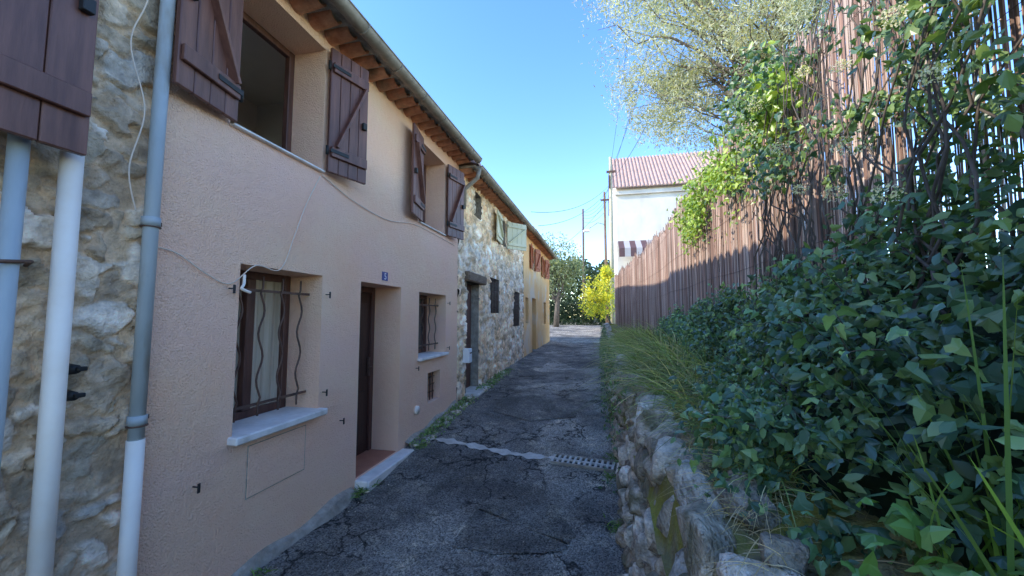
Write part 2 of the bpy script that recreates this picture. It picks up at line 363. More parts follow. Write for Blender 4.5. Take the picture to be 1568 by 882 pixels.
def grille(b,o,x,n=3,wavy=True):
    y0,y1,z0,z1=o
    for zz in (z0+.12,z1-.16): b.box(x-.004,x+.006,y0-.02,y1+.02,zz,zz+.018,'iron')
    for i in range(n):
        yy=y0+(y1-y0)*(i+.5)/n; pts=[]
        for j in range(25):
            t=j/24; a=.022*math.sin(t*math.pi*6) if wavy and .12<t<.88 else 0
            pts.append((x+.012,yy+a,z0+.05+t*(z1-z0-.1)))
        b.tube(pts,.007,'iron',6)
def he(y): return 3.80+.05*(y-1.5)
def eave(name,parent,y0,y1,hf,x=XF,out=.26,tile=.185,depth=3.6,slope=.30,gut=True):
    b=MB(); n=int((y1-y0)/tile)
    for i in range(n):
        yc=y0+(i+.5)*(y1-y0)/n; z=hf(yc)+.02; r=tile*.40
        vs=[];fs=[];S=9; rr=random.uniform(-.012,.012)
        for e,(xx,dz) in enumerate(((x-.05,0),(x+out-.05+rr,.035))):
            for q in (r,r-.014):
                for j in range(S+1):
                    a=math.pi*j/S; vs.append((xx,yc+q*math.cos(a),z+.055+dz-q*math.sin(a)*.9))
        w=S+1
        for j in range(S):
            fs+=[(j,j+1,2*w+j+1,2*w+j),(w+j,w+j+1,3*w+j+1,3*w+j),(2*w+j,2*w+j+1,3*w+j+1,3*w+j)]
        b.add(vs,fs,'terra')
    for i in range(12):
        a=y0+(y1-y0)*i/12; c=y0+(y1-y0)*(i+1)/12; za,zc=hf(a)+.085,hf(c)+.085
        vs=[(x-.1,a,za),(x-.1,c,zc),(x+out,c,zc+.01),(x+out,a,za+.01),(x-.1,a,za+.05),(x-.1,c,zc+.05),(x+out,c,zc+.045),(x+out,a,za+.045)]
        b.add(vs,[(0,1,2,3),(4,5,6,7),(3,2,6,7),(0,4,7,3),(1,2,6,5)],'plinth')
    m=int((y1-y0)/.2)
    for i in range(m):
        yc=y0+(i+.5)*(y1-y0)/m; S=6
        for (xa,xb) in ((x+out+.05,x-.6),(x-.55,x-1.6),(x-1.55,x-depth)):
            vs=[];fs=[]
            for xx in (xa,xb):
                z=hf(yc)+.15+(x+out-xx)*slope+(.012 if xx==xa else 0)
                for j in range(S+1):
                    a=math.pi*j/S; vs.append((xx,yc+.085*math.cos(a)+random.uniform(-.003,.003),z+.07*math.sin(a)))
            for j in range(S): fs.append((j,j+1,S+2+j,S+1+j))
            fs.append(tuple(range(S+1)))
            b.add(vs,fs,'tileroof',False)
    z0=hf(y0)+.145; z1=hf(y1)+.145; u=x+out+.02
    b.quad((u,y0,z0),(u,y1,z1),(x-depth,y1,z1+(u-x+depth)*slope),(x-depth,y0,z0+(u-x+depth)*slope),'tileroof')
    b.quad((x-depth,y0,z0+(u-x+depth)*slope),(x-depth,y1,z1+(u-x+depth)*slope),(x-2*depth,y1,z1),(x-2*depth,y0,z0),'tileroof')
    b.build(name,parent,False)
    if gut:
        b=MB(); gx_=x+out+.065; S=10; rr=.062
        ys=np.linspace(y0,y1,14)
        vs=[];fs=[]
        for yy in ys:
            for q in (rr,rr-.004):
                for j in range(S+1):
                    a=math.pi+math.pi*j/S; vs.append((gx_+q*math.cos(a),yy,hf(yy)+.105+q*math.sin(a)))
        w=S+1
        for i in range(len(ys)-1):
            for q in (0,w):
                for j in range(S): A=i*2*w+q+j; B=A+2*w; fs.append((A,A+1,B+1,B))
        b.add(vs,fs,'zinc',True)
        b.tube([(gx_+rr,yy,hf(yy)+.107) for yy in ys],.008,'zinc',6)
        for e in (0,-1):
            yy=ys[e]; b.add([(gx_+rr*math.cos(math.pi+math.pi*j/S),yy,hf(yy)+.105+rr*math.sin(math.pi+math.pi*j/S)) for j in range(S+1)],[tuple(range(S+1))],'zinc')
        k=y0+.3
        while k<y1:
            b.tube([(gx_+(rr+.004)*math.cos(a),k,hf(k)+.105+(rr+.004)*math.sin(a)) for a in np.linspace(math.pi,2*math.pi,9)],.006,'zinc',5); k+=.55
        b.build('gutter',parent,False)
# ------------------------------------------------------------ pink house
PH=empty('pink_house'); Y0,Y1=1.52,5.86
U1=(1.88,2.69,2.77,3.80);U2=(4.45,5.28,2.78,3.84);L1=(2.0,2.745,.88,1.93);DR=(3.27,4.04,.13,1.93);L2=(4.5,5.38,1.09,1.91);VN=(4.79,5.20,.48,.87)
ops=[U1,U2,L1,DR,L2,VN]
b=MB(); cells(b,XF,Y0,Y1,-.1,4.15,ops,'pink')
b.quad((XF,Y0,-.1),(XF,Y0,4.1),(XF-.12,Y0,4.1),(XF-.12,Y0,-.1),'pink')
for o in (U1,U2,L1,L2): reveals(b,o,.34,'pink')
reveals(b,DR,.40,'pink',splay=.0); reveals(b,VN,.2,'pink')
b.quad((-8,Y1,0),(XF,Y1,0),(XF,Y1,4.1),(-8,Y1,5),'pink')
b.build('walls',PH,False)
b=MB()
o=U1
xr=XF-.36; xb=XF-1.6; ya,yb,za,zb=o[0]-.6,o[1]+.9,2.0,4.0
b.quad((xb,ya,za),(xb,yb,za),(xb,yb,zb),(xb,ya,zb),'room'); b.quad((xr,ya,za),(xb,ya,za),(xb,ya,zb),(xr,ya,zb),'room'); b.quad((xr,yb,za),(xb,yb,za),(xb,yb,zb),(xr,yb,zb),'room')
b.quad((xr,ya,zb),(xb,ya,zb),(xb,yb,zb),(xr,yb,zb),'room'); b.quad((xr,ya,za),(xb,ya,za),(xb,yb,za),(xr,yb,za),'wood')
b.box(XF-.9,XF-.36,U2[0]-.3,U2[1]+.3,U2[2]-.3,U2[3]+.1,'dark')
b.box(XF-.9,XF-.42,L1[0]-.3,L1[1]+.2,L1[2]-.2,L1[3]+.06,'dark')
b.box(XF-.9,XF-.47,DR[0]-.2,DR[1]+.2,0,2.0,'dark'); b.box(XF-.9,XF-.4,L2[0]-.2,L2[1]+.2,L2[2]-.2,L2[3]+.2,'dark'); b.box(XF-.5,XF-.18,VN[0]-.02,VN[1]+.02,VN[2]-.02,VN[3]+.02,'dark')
b.build('interior',PH,False)
b=MB()
window(b,U1,XF-.345,mull=False,glass=False); window(b,U2,XF-.345); window(b,L1,XF-.345,curt=True); window(b,L2,XF-.345)
b.build('window_frames',PH)
b=MB(); grille(b,(L1[0]+.02,L1[1]-.02,L1[2],L1[3]),XF-.12,4); b.build('window_grille',PH)
b=MB(); grille(b,(L2[0]+.02,L2[1]-.02,L2[2],L2[3]),XF-.12,4); b.build('window_grille',PH)
b=MB(); 
for i in range(4): b.tube([(XF-.08,VN[0]+.08+i*.085,VN[2]),(XF-.08,VN[0]+.08+i*.085,VN[3])],.007,'iron',6)
for i in range(3): b.tube([(XF-.088,VN[0],VN[2]+.1+i*.1),(XF-.088,VN[1],VN[2]+.1+i*.1)],.006,'iron',6)
b.build('vent_grille',PH)
b=MB(); b.box(XF-.30,XF+.07,L1[0]-.03,L1[1]+.03,L1[2]-.045,L1[2]+.003,'marble',.008)
b.box(XF-.30,XF+.05,L2[0]-.02,L2[1]+.02,L2[2]-.035,L2[2]+.003,'marble',.006)
b.box(XF-.30,XF+.035,U1[0]-.0,U1[1]+.0,U1[2]-.012,U1[2]+.003,'marble',.004); b.box(XF-.30,XF+.035,U2[0],U2[1],U2[2]-.012,U2[2]+.003,'marble',.004)
b.box(XF-.02,XF+.14,DR[0]-.01,DR[1]+.12,-.05,.128,'marble',.01)
b.box(XF-.42,XF-.022,DR[0]+.002,DR[1]-.002,.0,.135,'tilefloor',.004)
b.build('sills_and_step',PH)
b=MB(); xd=XF-.34; y0,y1,z0,z1=DR[0],DR[1],.136,1.93
b.box(xd-.05,xd+.02,y0,y0+.06,z0,z1,'wood',.004); b.box(xd-.05,xd+.02,y1-.06,y1,z0,z1,'wood',.004); b.box(xd-.05,xd+.019,y0+.06,y1-.06,z1-.06,z1,'wood',.004)
b.box(xd-.045,xd-.005,y0+.062,y1-.062,z0,z1-.062,'doorwood',.003)
for (a,c) in ((.25,.8),(.95,1.75)):
    b.box(xd-.006,xd+.010,y0+.13,y0+.36,a,c,'doorwood',.012); b.box(xd-.006,xd+.010,y0+.42,y1-.13,a,c,'doorwood',.012)
b.box(xd,xd+.03,y1-.11,y1-.08,.95,1.15,'iron',.004); b.tube([(xd,y1-.095,1.05),(xd+.06,y1-.095,1.05),(xd+.06,y1-.17,1.05)],.009,'iron',8)
b.build('front_door',PH)
eave('roof',PH,1.30,Y1+.02,he)
shutter('shutter',PH,XF+.03,1.875,2.77,3.84,.41,9,flip=-1)
shutter('shutter',PH,XF+.03,2.70,2.77,3.82,.375,18,flip=1)
shutter('shutter',PH,XF+.03,4.44,2.78,3.84,.42,10,flip=-1)
shutter('shutter',PH,XF+.03,5.29,2.78,3.84,.42,14,flip=1)
b=MB()
for (yy,zz) in ((2.79,1.78),(2.79,1.0),(1.78,.68),(3.02,.72),(4.44,.98),(5.44,1.80),(5.44,1.15),(1.93,1.77)):
    b.tube([(XF-.01,yy,zz),(XF+.04,yy,zz)],.004,'black',6); b.box(XF+.036,XF+.044,yy-.008,yy+.008,zz-.03,zz+.022,'black',.003)
b.build('shutter_stays',PH)
b=MB(); b.box(XF+.001,XF+.006,2.12,2.61,.47,.785,'pink',.002)
for (a,c,d,e) in ((2.114,2.120,.464,.791),(2.61,2.616,.464,.791),(2.12,2.61,.464,.470),(2.12,2.61,.785,.791)): b.box(XF+.0005,XF+.003,a,c,d,e,'plinth')
b.build('meter_hatch',PH)
b=MB(); b.box(XF,XF+.006,3.63,3.74,1.975,2.065,'blue',.003); b.build('house_number_plate',PH)
t=bpy.data.curves.new('digit','FONT'); t.body='5'; t.size=.095; t.extrude=.001; t.align_x='CENTER'; to=link(bpy.data.objects.new('digit',t),PH); to.rotation_euler=(R(90),0,R(90)); to.location=(XF+.008,3.685,1.987); t.materials.append(M['enw'])
b=MB(); b.tube([(XF,4.46,.48),(XF+.03,4.46,.48)],.05,'whitepipe',16); b.build('wall_vent_cap',PH)
def cable(name,pts,r,parent,k='cable'):
    b=MB(); P=[Vector(p) for p in pts]; out=[]
    for i in range(len(P)-1):
        p0,p1,p2,p3=P[max(i-1,0)],P[i],P[i+1],P[min(i+2,len(P)-1)]
        for j in range(8):
            t=j/8; out.append(.5*((2*p1)+(p2-p0)*t+(2*p0-5*p1+4*p2-p3)*t*t+(3*p1-p0-3*p2+p3)*t**3))
    out.append(P[-1]); b.tube(out,r,k,6); return b.build(name,parent)
cx=XF+.012
cable('cable',[(cx,1.50,1.95),(cx,1.62,1.93),(cx,1.78,1.84),(cx,1.93,1.80),(cx,2.1,1.93),(cx,2.3,1.93),(cx,2.42,2.2),(cx,2.52,2.45),(cx,2.66,2.72)],.0035,PH)
cable('cable',[(cx,2.68,2.74),(cx,3.1,2.65),(cx,3.7,2.62),(cx,4.4,2.72),(cx,5.7,2.70)],.0035,PH)
cable('cable_loop',[(cx,2.02,1.86),(cx+.02,2.0,1.80),(cx+.04,1.97,1.77),(cx+.04,2.03,1.75)],.009,PH,'whitepipe')
b=MB()
ys=np.arange(1.5,5.9,.1)
for i in range(len(ys)-1):
    a,c=ys[i],ys[i+1]
    if 3.2<a<4.15: continue
    ha=float(g(a))+.05+.02*math.sin(a*9); hc=float(g(c))+.05+.02*math.sin(c*9); d=.04+.02*math.sin(a*5);d2=.04+.02*math.sin(c*5)
    b.add([(XF,a,ha+.02),(XF,c,hc+.02),(XF+d2,c,hc),(XF+d,a,ha),(XF+d2+.05,c,-.05+hc-.03),(XF+d+.05,a,-.05+ha-.03)],[(0,1,2,3),(3,2,4,5)],'plinth')
b.build('plinth',PH,False)
# ------------------------------------------------------------ left stone house with pipes and shutter
SH=empty('stone_house')
GT=[(.58,.46,.34),(.70,.60,.49),(.46,.36,.26),(.76,.67,.57),(.52,.43,.32)]
rubble('walls',XF-.05,.2,1.53,0,4.3,.0095,.17,.125,.034,[],SH,GT,(.58,.43,.29),seed=3,mort=.13,warp=1.3,var=1.3)
bb=MB(); bb.box(-8,XF-.12,-6,1.5,-.1,3.9,'plinth'); bb.box(XF-.12,XF-.06,-6,.2,-.1,4.2,'plinth'); bb.build('back_walls',SH)
eave('roof',SH,-2,1.28,he)
b=MB(); P=[(XF+.07,1.46,4.0),(XF+.055,1.455,2.5),(XF+.05,1.455,1.02)]; b.tube(P,.030,'bluepipe',20)
b.tube([(XF+.05,1.455,1.03),(XF+.05,1.455,-.05)],.034,'whitepipe',20)
for z in (2.06,1.12): b.tube([(XF+.051,1.455,z-.02),(XF+.051,1.455,z+.02)],.037,'bluepipe',20); b.box(XF-.02,XF+.03,1.49,1.52,z-.01,z+.01,'iron'); b.tube([(XF+.051,1.455,z-.03),(XF+.051,1.455,z-.024)],.040,'iron',20)
b.build('downpipe',SH)
b=MB(); b.tube([(XF+.07,1.14,2.30),(XF+.07,1.15,-.05)],.035,'whitepipe',20); b.tube([(XF+.08,.985,2.3),(XF+.08,.985,1.2),(XF+.08,.975,-.05)],.028,'bluepipe',20)
b.tube([(XF-.02,1.08,1.8),(XF+.05,1.06,1.81),(XF+.115,1.0,1.80),(XF+.11,.9,1.79)],.007,'iron',8)
b.build('waste_pipes',SH)
shutter('shutter',SH,XF+.15,.42,2.24,3.5,.71,0,flip=1,np_=5)
b=MB()
for z in (1.38,1.27): b.tube([(XF-.02,1.235,z),(XF+.025,1.235,z)],[.024,.018],'black',12); b.box(XF+.015,XF+.04,1.23,1.265,z-.008,z+.01,'black',.003)
b.build('hose_bibs',SH)
cable('cable',[(XF+.02,1.36,3.6),(XF+.02,1.40,3.2),(XF+.02,1.34,2.9),(XF+.03,1.41,2.6),(XF+.02,1.37,2.3),(XF+.02,1.41,2.1)],.0035,SH)
# ------------------------------------------------------------ old stone house + ochre house
OH=empty('old_stone_house'); YA,YB=5.86,11.5
def he2(y): return 3.92+.03*(y-5.9)
so=[(6.3,7.0,.2,2.2),(6.75,7.12,3.45,3.9),(8.58,9.12,3.28,3.9),(7.8,8.55,1.68,2.42),(10.1,10.9,1.35,2.28)]
OT=[(.82,.64,.44),(.92,.76,.59),(.68,.52,.37),(.94,.83,.69),(.82,.57,.35)]
rubble('walls',XF-.03,YA,YB,0,4.05,.03,.22,.15,.05,so,OH,OT,(.84,.64,.41),seed=11,mort=.10,warp=1.2)
b=MB()
for o in so: reveals(b,o,.3,'plinth',XF)
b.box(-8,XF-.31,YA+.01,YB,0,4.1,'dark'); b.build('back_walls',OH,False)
b=MB(); window(b,so[2],XF-.25); window(b,so[3],XF-.25); window(b,so[4],XF-.25); window(b,so[1],XF-.2,mull=False); b.build('window_frames',OH)
b=MB(); 
for o in (so[3],so[4]):
    for i in range(6): b.tube([(XF-.02,o[0]+.06+i*(o[1]-o[0]-.12)/5,o[2]),(XF-.02,o[0]+.06+i*(o[1]-o[0]-.12)/5,o[3])],.009,'iron',6)
    for i in range(4): zz=o[2]+.1+i*(o[3]-o[2]-.2)/3; b.tube([(XF-.03,o[0],zz),(XF-.03,o[1],zz)],.008,'iron',6)
b.build('window_grilles',OH)
b=MB(); b.box(XF-.2,XF-.15,6.3,7.0,.25,2.2,'wood',.004); b.box(XF-.15,XF-.13,6.42,6.88,.4,1.1,'wood',.01); b.box(XF-.15,XF-.13,6.42,6.88,1.25,2.05,'wood',.01); b.build('front_door',OH)
b=MB(); b.box(XF-.1,XF+.10,6.15,7.2,2.2,2.36,'oldwood',.02); b.build('door_lintel',OH)
b=MB(); b.box(XF+.0,XF+.12,6.12,6.26,.85,1.08,'enw',.01); b.box(XF+.12,XF+.125,6.14,6.24,1.0,1.02,'black'); b.build('mailbox',OH)
b=MB(); b.box(XF-.3,XF+.22,6.25,7.1,-.05,.33,'concrete',.02); b.build('door_step',OH)
shutter('shutter',OH,XF+.04,8.57,3.24,3.9,.6,4,k='shutterfar',flip=-1,hs=False); shutter('shutter',OH,XF+.04,9.13,3.24,3.9,.6,40,k='shutterfar',flip=1,hs=False)
eave('roof',OH,YA+.04,YB,he2)
b=MB(); b.tube([(XF+.33,5.92,he2(5.9)+.06),(XF+.30,5.92,he2(5.9)-.08),(XF+.08,5.93,he2(5.9)-.25),(XF+.07,5.93,3.35)],.035,'zinc',12); b.build('downpipe',OH)
CH=empty('ochre_house'); YC=18.0
def he3(y): return 4.13+.012*(y-11.5)
co=[(13.1,13.95,.4,2.24),(11.85,12.4,1.4,2.2),(12.9,13.6,3.2,4.0),(15.6,16.3,3.2,4.0),(16,16.7,1.3,2.2)]
b=MB(); cells(b,XF,YB,YC,-.1,4.35,co,'orange')
for o in co: reveals(b,o,.25,'orange')
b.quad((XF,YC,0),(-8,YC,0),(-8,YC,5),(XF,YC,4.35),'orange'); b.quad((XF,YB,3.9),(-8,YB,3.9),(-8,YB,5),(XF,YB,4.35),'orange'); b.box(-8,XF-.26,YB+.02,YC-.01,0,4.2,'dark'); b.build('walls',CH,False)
b=MB()
for o in co[1:]: window(b,o,XF-.2)
b.box(XF-.2,XF-.15,13.1,13.95,.4,2.24,'wood'); b.build('windows_and_door',CH)
for o in co[2:4]:
    shutter('shutter',CH,XF+.03,o[0],o[2],o[3],.36,5,k='redshut',flip=-1,hs=False); shutter('shutter',CH,XF+.03,o[1],o[2],o[3],.36,20,k='redshut',flip=1,hs=False)
eave('roof',CH,YB+.02,YC+.1,he3)
# ------------------------------------------------------------ white house
WH=empty('white_house'); b=MB(); x0,x1,y0,y1=1.2,9,24,30; ze=9.4
b.quad((x0,y0,.5),(x1,y0,.5),(x1,y0,ze),(x0,y0,ze),'white'); b.add([(x0,y0,.5),(x0,y1,.5),(x0,y1,ze),(x0,(y0+y1)/2,ze+2.9),(x0,y0,ze)],[(0,1,2,3,4)],'white')
b.quad((x1,y0,.5),(x1,y1,.5),(x1,y1,ze),(x1,y0,ze),'white'); b.quad((x0,y1,.5),(x1,y1,.5),(x1,y1,ze),(x0,y1,ze),'white'); b.build('walls',WH,False)
b=MB(); n=38
for side in (0,1):
    ya=y0-.35 if side==0 else y1+.35; yb=(y0+y1)/2
    za=ze-.15; zb=ze+2.95
    b.quad((x0-.25,ya,za),(x1+.2,ya,za),(x1+.2,yb,zb),(x0-.25,yb,zb),'tileroof')
    for i in range(n):
        xc=x0-.2+i*(x1-x0+.4)/n; vs=[];S=5
        for (yy,zz) in ((ya,za),(yb,zb)):
            for j in range(S+1):
                a=math.pi*j/S; vs.append((xc+.085*math.cos(a),yy-(.05 if side==0 else -.05)*math.sin(a)*.6,zz+.01+.06*math.sin(a)))
        b.add(vs,[(j,j+1,S+2+j,S+1+j) for j in range(S)]+[tuple(range(S+1))],'tileroof')
b.box(x0-.1,x1,y0-.16,y0-.003,ze-.5,ze-.28,'white'); b.build('roof',WH,False)
b=MB()
for i in range(14):
    xa=x0+.05+i*.32; k='awnr' if i%2==0 else 'awnw'
    b.quad((xa,y0-.05,6.1),(xa+.32,y0-.05,6.1),(xa+.32,y0-1.1,5.5),(xa,y0-1.1,5.5),k); b.quad((xa,y0-1.1,5.5),(xa+.32,y0-1.1,5.5),(xa+.32,y0-1.1,5.0),(xa,y0-1.1,5.0),k)
b.build('awning',WH,False)
# ------------------------------------------------------------ reed fence
def reeds():
    A=np.arange(.1,6,.0078); B=np.arange(6,17.4,.010); front=np.concatenate([A,B]); back=np.concatenate([A[::2],B[::2]])+.003
    ys=np.concatenate([front,back]); ly=np.concatenate([np.zeros(len(front)),np.ones(len(back))]); N=len(ys); ys=ys+rng.uniform(-.003,.003,N)
    keep=rng.random(N)>np.where(ys<1.95,.36,np.where(ys<3,.14,.04)); ys=ys[keep]; ly=ly[keep]; N=len(ys)
    r=rng.uniform(.0028,.0046,N)*np.where(ys>6,1.45,1.); x=fx(ys)+rng.uniform(-.0022,.0022,N)+ly*.012; zb=wt(ys)+.05
    zt=np.interp(ys,[0,9,16,18],[3.20,3.20,3.25,3.2])+rng.normal(0,.045,N)+.04*np.sin(ys*2.3)+(vnoise(np.stack([ys*5,0*ys,0*ys],1))-.5)*.14
    K=6; lean=rng.normal(0,1,(N,2))*[.0018,.006]; bow=rng.normal(0,1,(N,2))*[.0012,.004]; V=np.zeros((N,K,4,3))
    for k in range(K):
        t=k/(K-1)
        for c,(dx,dy) in enumerate(((-1,0),(0,-1),(1,0),(0,1))):
            V[:,k,c,0]=x+lean[:,0]*t+bow[:,0]*math.sin(t*9+1)+dx*r; V[:,k,c,1]=ys+lean[:,1]*t+bow[:,1]*math.sin(t*7)+dy*r; V[:,k,c,2]=zb+(zt-zb)*t
    F=[]; base=np.arange(N)*K*4
    for k in range(K-1):
        for c in range(4):
            F.append(np.stack([base+k*4+c,base+k*4+(c+1)%4,base+(k+1)*4+(c+1)%4,base+(k+1)*4+c],1))
    F=np.concatenate(F)
    T=np.array([(.38,.23,.17),(.48,.32,.24),(.25,.15,.11),(.68,.52,.42),(.40,.23,.16),(.14,.085,.06),(.56,.42,.33)]); C=T[rng.integers(0,7,N)]*rng.uniform(.5,1.25,(N,1))
    C=np.repeat(C[:,None,None,:],K,1)*(.6+.7*rng.random((N,K,1,1))); C=np.clip(np.repeat(C,4,2).reshape(-1,3),0,.9)
    f=empty('reed_fence'); npmesh('canes',V.reshape(-1,3),F,M['cane'],cols=C,parent=f)
    b=MB()
    for z in (1.5,2.0,2.5,3.0):
        for s in(-.009,.023): b.tube([(fx(y)+s,y,z+.01*math.sin(y*3)) for y in np.arange(.1,17.4,.3)],.0015,'iron',4)
    for y in np.arange(.9,17.5,2.0): b.tube([(fx(y)+.06,y,1.0),(fx(y)+.06,y,3.1)],.02,'oldwood',8)
    b.build('wires_and_posts',f)
reeds()
# ------------------------------------------------------------ dry stone wall
import bmesh
def ico(s):
    bm=bmesh.new(); bmesh.ops.create_icosphere(bm,subdivisions=s,radius=1); V=np.array([v.co[:] for v in bm.verts]); F=np.array([[v.index for v in f.verts] for f in bm.faces]); bm.free(); return V,F
IC={s:ico(s) for s in (2,3,4)}
def rock(c,size,s,seed):
    V,F=IC[s]; r=np.random.default_rng(seed); P=V.copy()
    P=np.sign(P)*np.abs(P)**.72; P/= (np.abs(P)**4).sum(1,keepdims=True)**.25
    for k in range(9):
        n=r.normal(size=3); n/=np.linalg.norm(n); d=r.uniform(.62,.9); q=P@n-d; P=P-np.clip(q,0,None)[:,None]*n*.92
    nn=fbm(P*1.0+seed*3.1,1.6,4,seed%97)-.5; P=P*(1+nn[:,None]*.38); nn=fbm(P+seed,6,3,5)-.5; P=P*(1+nn[:,None]*.26)
    a=r.uniform(-.18,.18); ca,sa=math.cos(a),math.sin(a); P=P*np.array(size)/2; y=P[:,1]*ca-P[:,2]*sa; z=P[:,1]*sa+P[:,2]*ca; P=np.stack([P[:,0],y,z],1)
    return P+np.array(c),F
def drystone():
    VV=[];FF=[];CC=[];o=0; sd=1; T=np.array([(.62,.53,.42),(.72,.64,.53),(.48,.40,.30),(.80,.73,.62),(.54,.44,.33)])
    z=-.08
    while z<1.04:
        rh=rng.uniform(.09,.19); y=-.3+rng.uniform(0,.2)
        while y<17.3:
            w=rng.uniform(.10,.30) if y<6 else rng.uniform(.15,.36)
            zz=z+float(g(y)); top=float(wt(y))
            if zz<top-.03:
                hh=rh*rng.uniform(.85,1.35); dep=rng.uniform(.16,.26); fxx=.14+(z/1.0)*.13+rng.uniform(-.04,.035)
                if zz>top-.16: hh*=1.15; w*=1.1
                P,F=rock((fxx+dep/2,y+w/2,zz+rh/2+rng.uniform(-.02,.02)),(dep,w*1.06,hh*1.06),3 if y<3.5 else 2,sd); sd+=1
                VV.append(P);FF.append(F+o);o+=len(P); c=T[rng.integers(0,5)]*rng.uniform(.6,1.2); CC.append(np.tile(c,(len(P),1)))
            y+=w
        z+=rh
    for y in np.concatenate([np.arange(.5,3.4,.17),np.arange(3.4,8,.5)]):
        s=rng.uniform(.06,.16); P,F=rock((.35+rng.uniform(-.04,.12),y+rng.uniform(-.08,.08),float(wt(y))-.01+rng.uniform(-.03,.015)),(s*1.1,s*1.2,s*.85),4 if y<2.2 else 3,sd);sd+=1
        VV.append(P);FF.append(F+o);o+=len(P); CC.append(np.tile(T[rng.integers(0,5)]*rng.uniform(.55,1.0),(len(P),1)))
    w=empty('dry_stone_wall'); npmesh('stones',np.concatenate(VV),np.concatenate(FF),M['rock'],cols=np.concatenate(CC),smooth=True,parent=w)
    b=MB()
    for y in np.arange(-1,17.3,.5): b.quad((.27,y,-.1),(.27,y+.5,-.1),(.36,y+.5,float(wt(y+.5))-.06),(.36,y,float(wt(y))-.06),'soil')
    b.quad((.27,17.4,-.1),(1.5,17.4,-.1),(1.5,17.4,1.3),(.3,17.4,1.3),'soil')
    b.build('earth_core',w,False)
drystone()
# ------------------------------------------------------------ foliage tools
def norm(a): return a/np.maximum(np.linalg.norm(a,axis=1,keepdims=True),1e-9)
IVY_V=np.array([(0,0,0),(.30,-.13,-.05),(.50,.14,-.13),(.33,.36,-.03),(.26,.62,-.08),(0,1.05,-.12),(-.26,.62,-.08),(-.33,.36,-.03),(-.50,.14,-.13),(-.30,-.13,-.05),(0,.42,.05)])
IVY_F=np.array([(10,0,1),(10,1,2),(10,2,3),(10,3,4),(10,4,5),(10,5,6),(10,6,7),(10,7,8),(10,8,9),(10,9,0)])
OV_V=np.array([(0,0,0),(.30,.32,-.07),(.22,.72,-.08),(0,1,-.1),(-.22,.72,-.08),(-.30,.32,-.07)]); OV_F=np.array([(0,1,2,3),(0,3,4,5)])
OL_V=OV_V*np.array([.42,1,1])
def leaves(name,C,Nn,S,col,m,tpl=(IVY_V,IVY_F),down=.5,parent=None,spread=.5):
    N=len(C); Nn=norm(norm(Nn)+rng.normal(0,spread,(N,3))); d=rng.normal(0,1,(N,3)); d[:,2]-=down*2; T=norm(d-(d*Nn).sum(1,keepdims=True)*Nn); B=np.cross(T,Nn)
    tv,tf=tpl; V=C[:,None,:]+S[:,None,None]*(tv[None,:,0:1]*B[:,None,:]*rng.uniform(.7,1.1,(N,1,1))+tv[None,:,1:2]*T[:,None,:]+tv[None,:,2:3]*Nn[:,None,:]*rng.uniform(.3,2.6,(N,1,1)))
    F=(tf[None]+ (np.arange(N)*len(tv))[:,None,None]).reshape(-1,tf.shape[1])
    return npmesh(name,V.reshape(-1,3),F,M[m],cols=np.repeat(col,len(tv),0),parent=parent)
def mixleaves(name,C,Nn,S,col,m,down=.5,parent=None,spread=.5,frac=.5):
    k=rng.random(len(C))<frac
    if parent is None: parent=empty(name); name='foliage'
    leaves(name,C[k],Nn[k],S[k]*1.1,col[k],m,(OV_V*[1.0,1,1],OV_F),down,parent,spread); leaves(name,C[~k],Nn[~k],S[~k],col[~k],m,down=down,parent=parent,spread=spread)
def pick(T,N,lo=.7,hi=1.3): T=np.array(T); return T[rng.integers(0,len(T),N)]*rng.uniform(lo,hi,(N,1))
def blades(name,root,dirn,L,w,bend,col,m='grass',parent=None,K=5):
    N=len(root); dirn=norm(dirn); side=norm(np.cross(dirn,rng.normal(0,1,(N,3)))); V=np.zeros((N,K+1,2,3))
    hor=dirn.copy(); hor[:,2]=0; hor=norm(hor+rng.normal(0,.3,(N,3))*[1,1,0])
    for k in range(K+1):
        t=k/K; p=root+dirn*L[:,None]*t+hor*(bend*L*t*t*.6)[:,None]; p[:,2]-=bend*L*t**2.2*.75; ww=(w*(1-t)**.6*(.6+.4*min(1,t*4)))[:,None]
        V[:,k,0]=p-side*ww; V[:,k,1]=p+side*ww
    base=np.arange(N)*(K+1)*2; F=np.concatenate([np.stack([base+2*k,base+2*k+1,base+2*k+3,base+2*k+2],1) for k in range(K)])
    return npmesh(name,V.reshape(-1,3),F,M[m],cols=np.repeat(col,(K+1)*2,0),parent=parent)
IV=[(.09,.175,.08),(.12,.22,.085),(.065,.135,.075),(.17,.27,.095),(.085,.165,.10),(.23,.34,.115)]
LIT_LIME=[(.24,.36,.05),(.32,.44,.06),(.17,.28,.05),(.38,.48,.09)]  # fence-top ivy: sunlit, backlit look put into the leaf colours
def xin(y): return np.interp(y,[.2,1.15,1.45,1.9,2.5,3.2,5.5,8],[.76,.74,.62,.68,.84,.93,1.02,1.12])
def htop(y): return np.interp(y,[.2,1.3,2.0,3.0,4.5,6,8],[1.9,1.95,1.85,1.8,1.7,1.6,1.5])
def Hm(x,y):
    t=np.clip((x-xin(y))/np.maximum(1.2-xin(y),.02),0,1); return 1.04+(htop(y)-1.04)*t**.6
def lump(x,y):
    P=np.stack([x,y,0*x],1); return (fbm(P,3.0,3,2)-.5)*.55
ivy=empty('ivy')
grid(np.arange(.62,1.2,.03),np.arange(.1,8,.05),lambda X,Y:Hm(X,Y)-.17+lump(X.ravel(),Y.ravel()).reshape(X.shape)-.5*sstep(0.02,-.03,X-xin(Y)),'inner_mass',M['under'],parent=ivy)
N=21000; y=.15+7.5*rng.random(N)**1.5; x=xin(y)+(1.2-xin(y))*rng.random(N)**1.2; lp=lump(x,y)
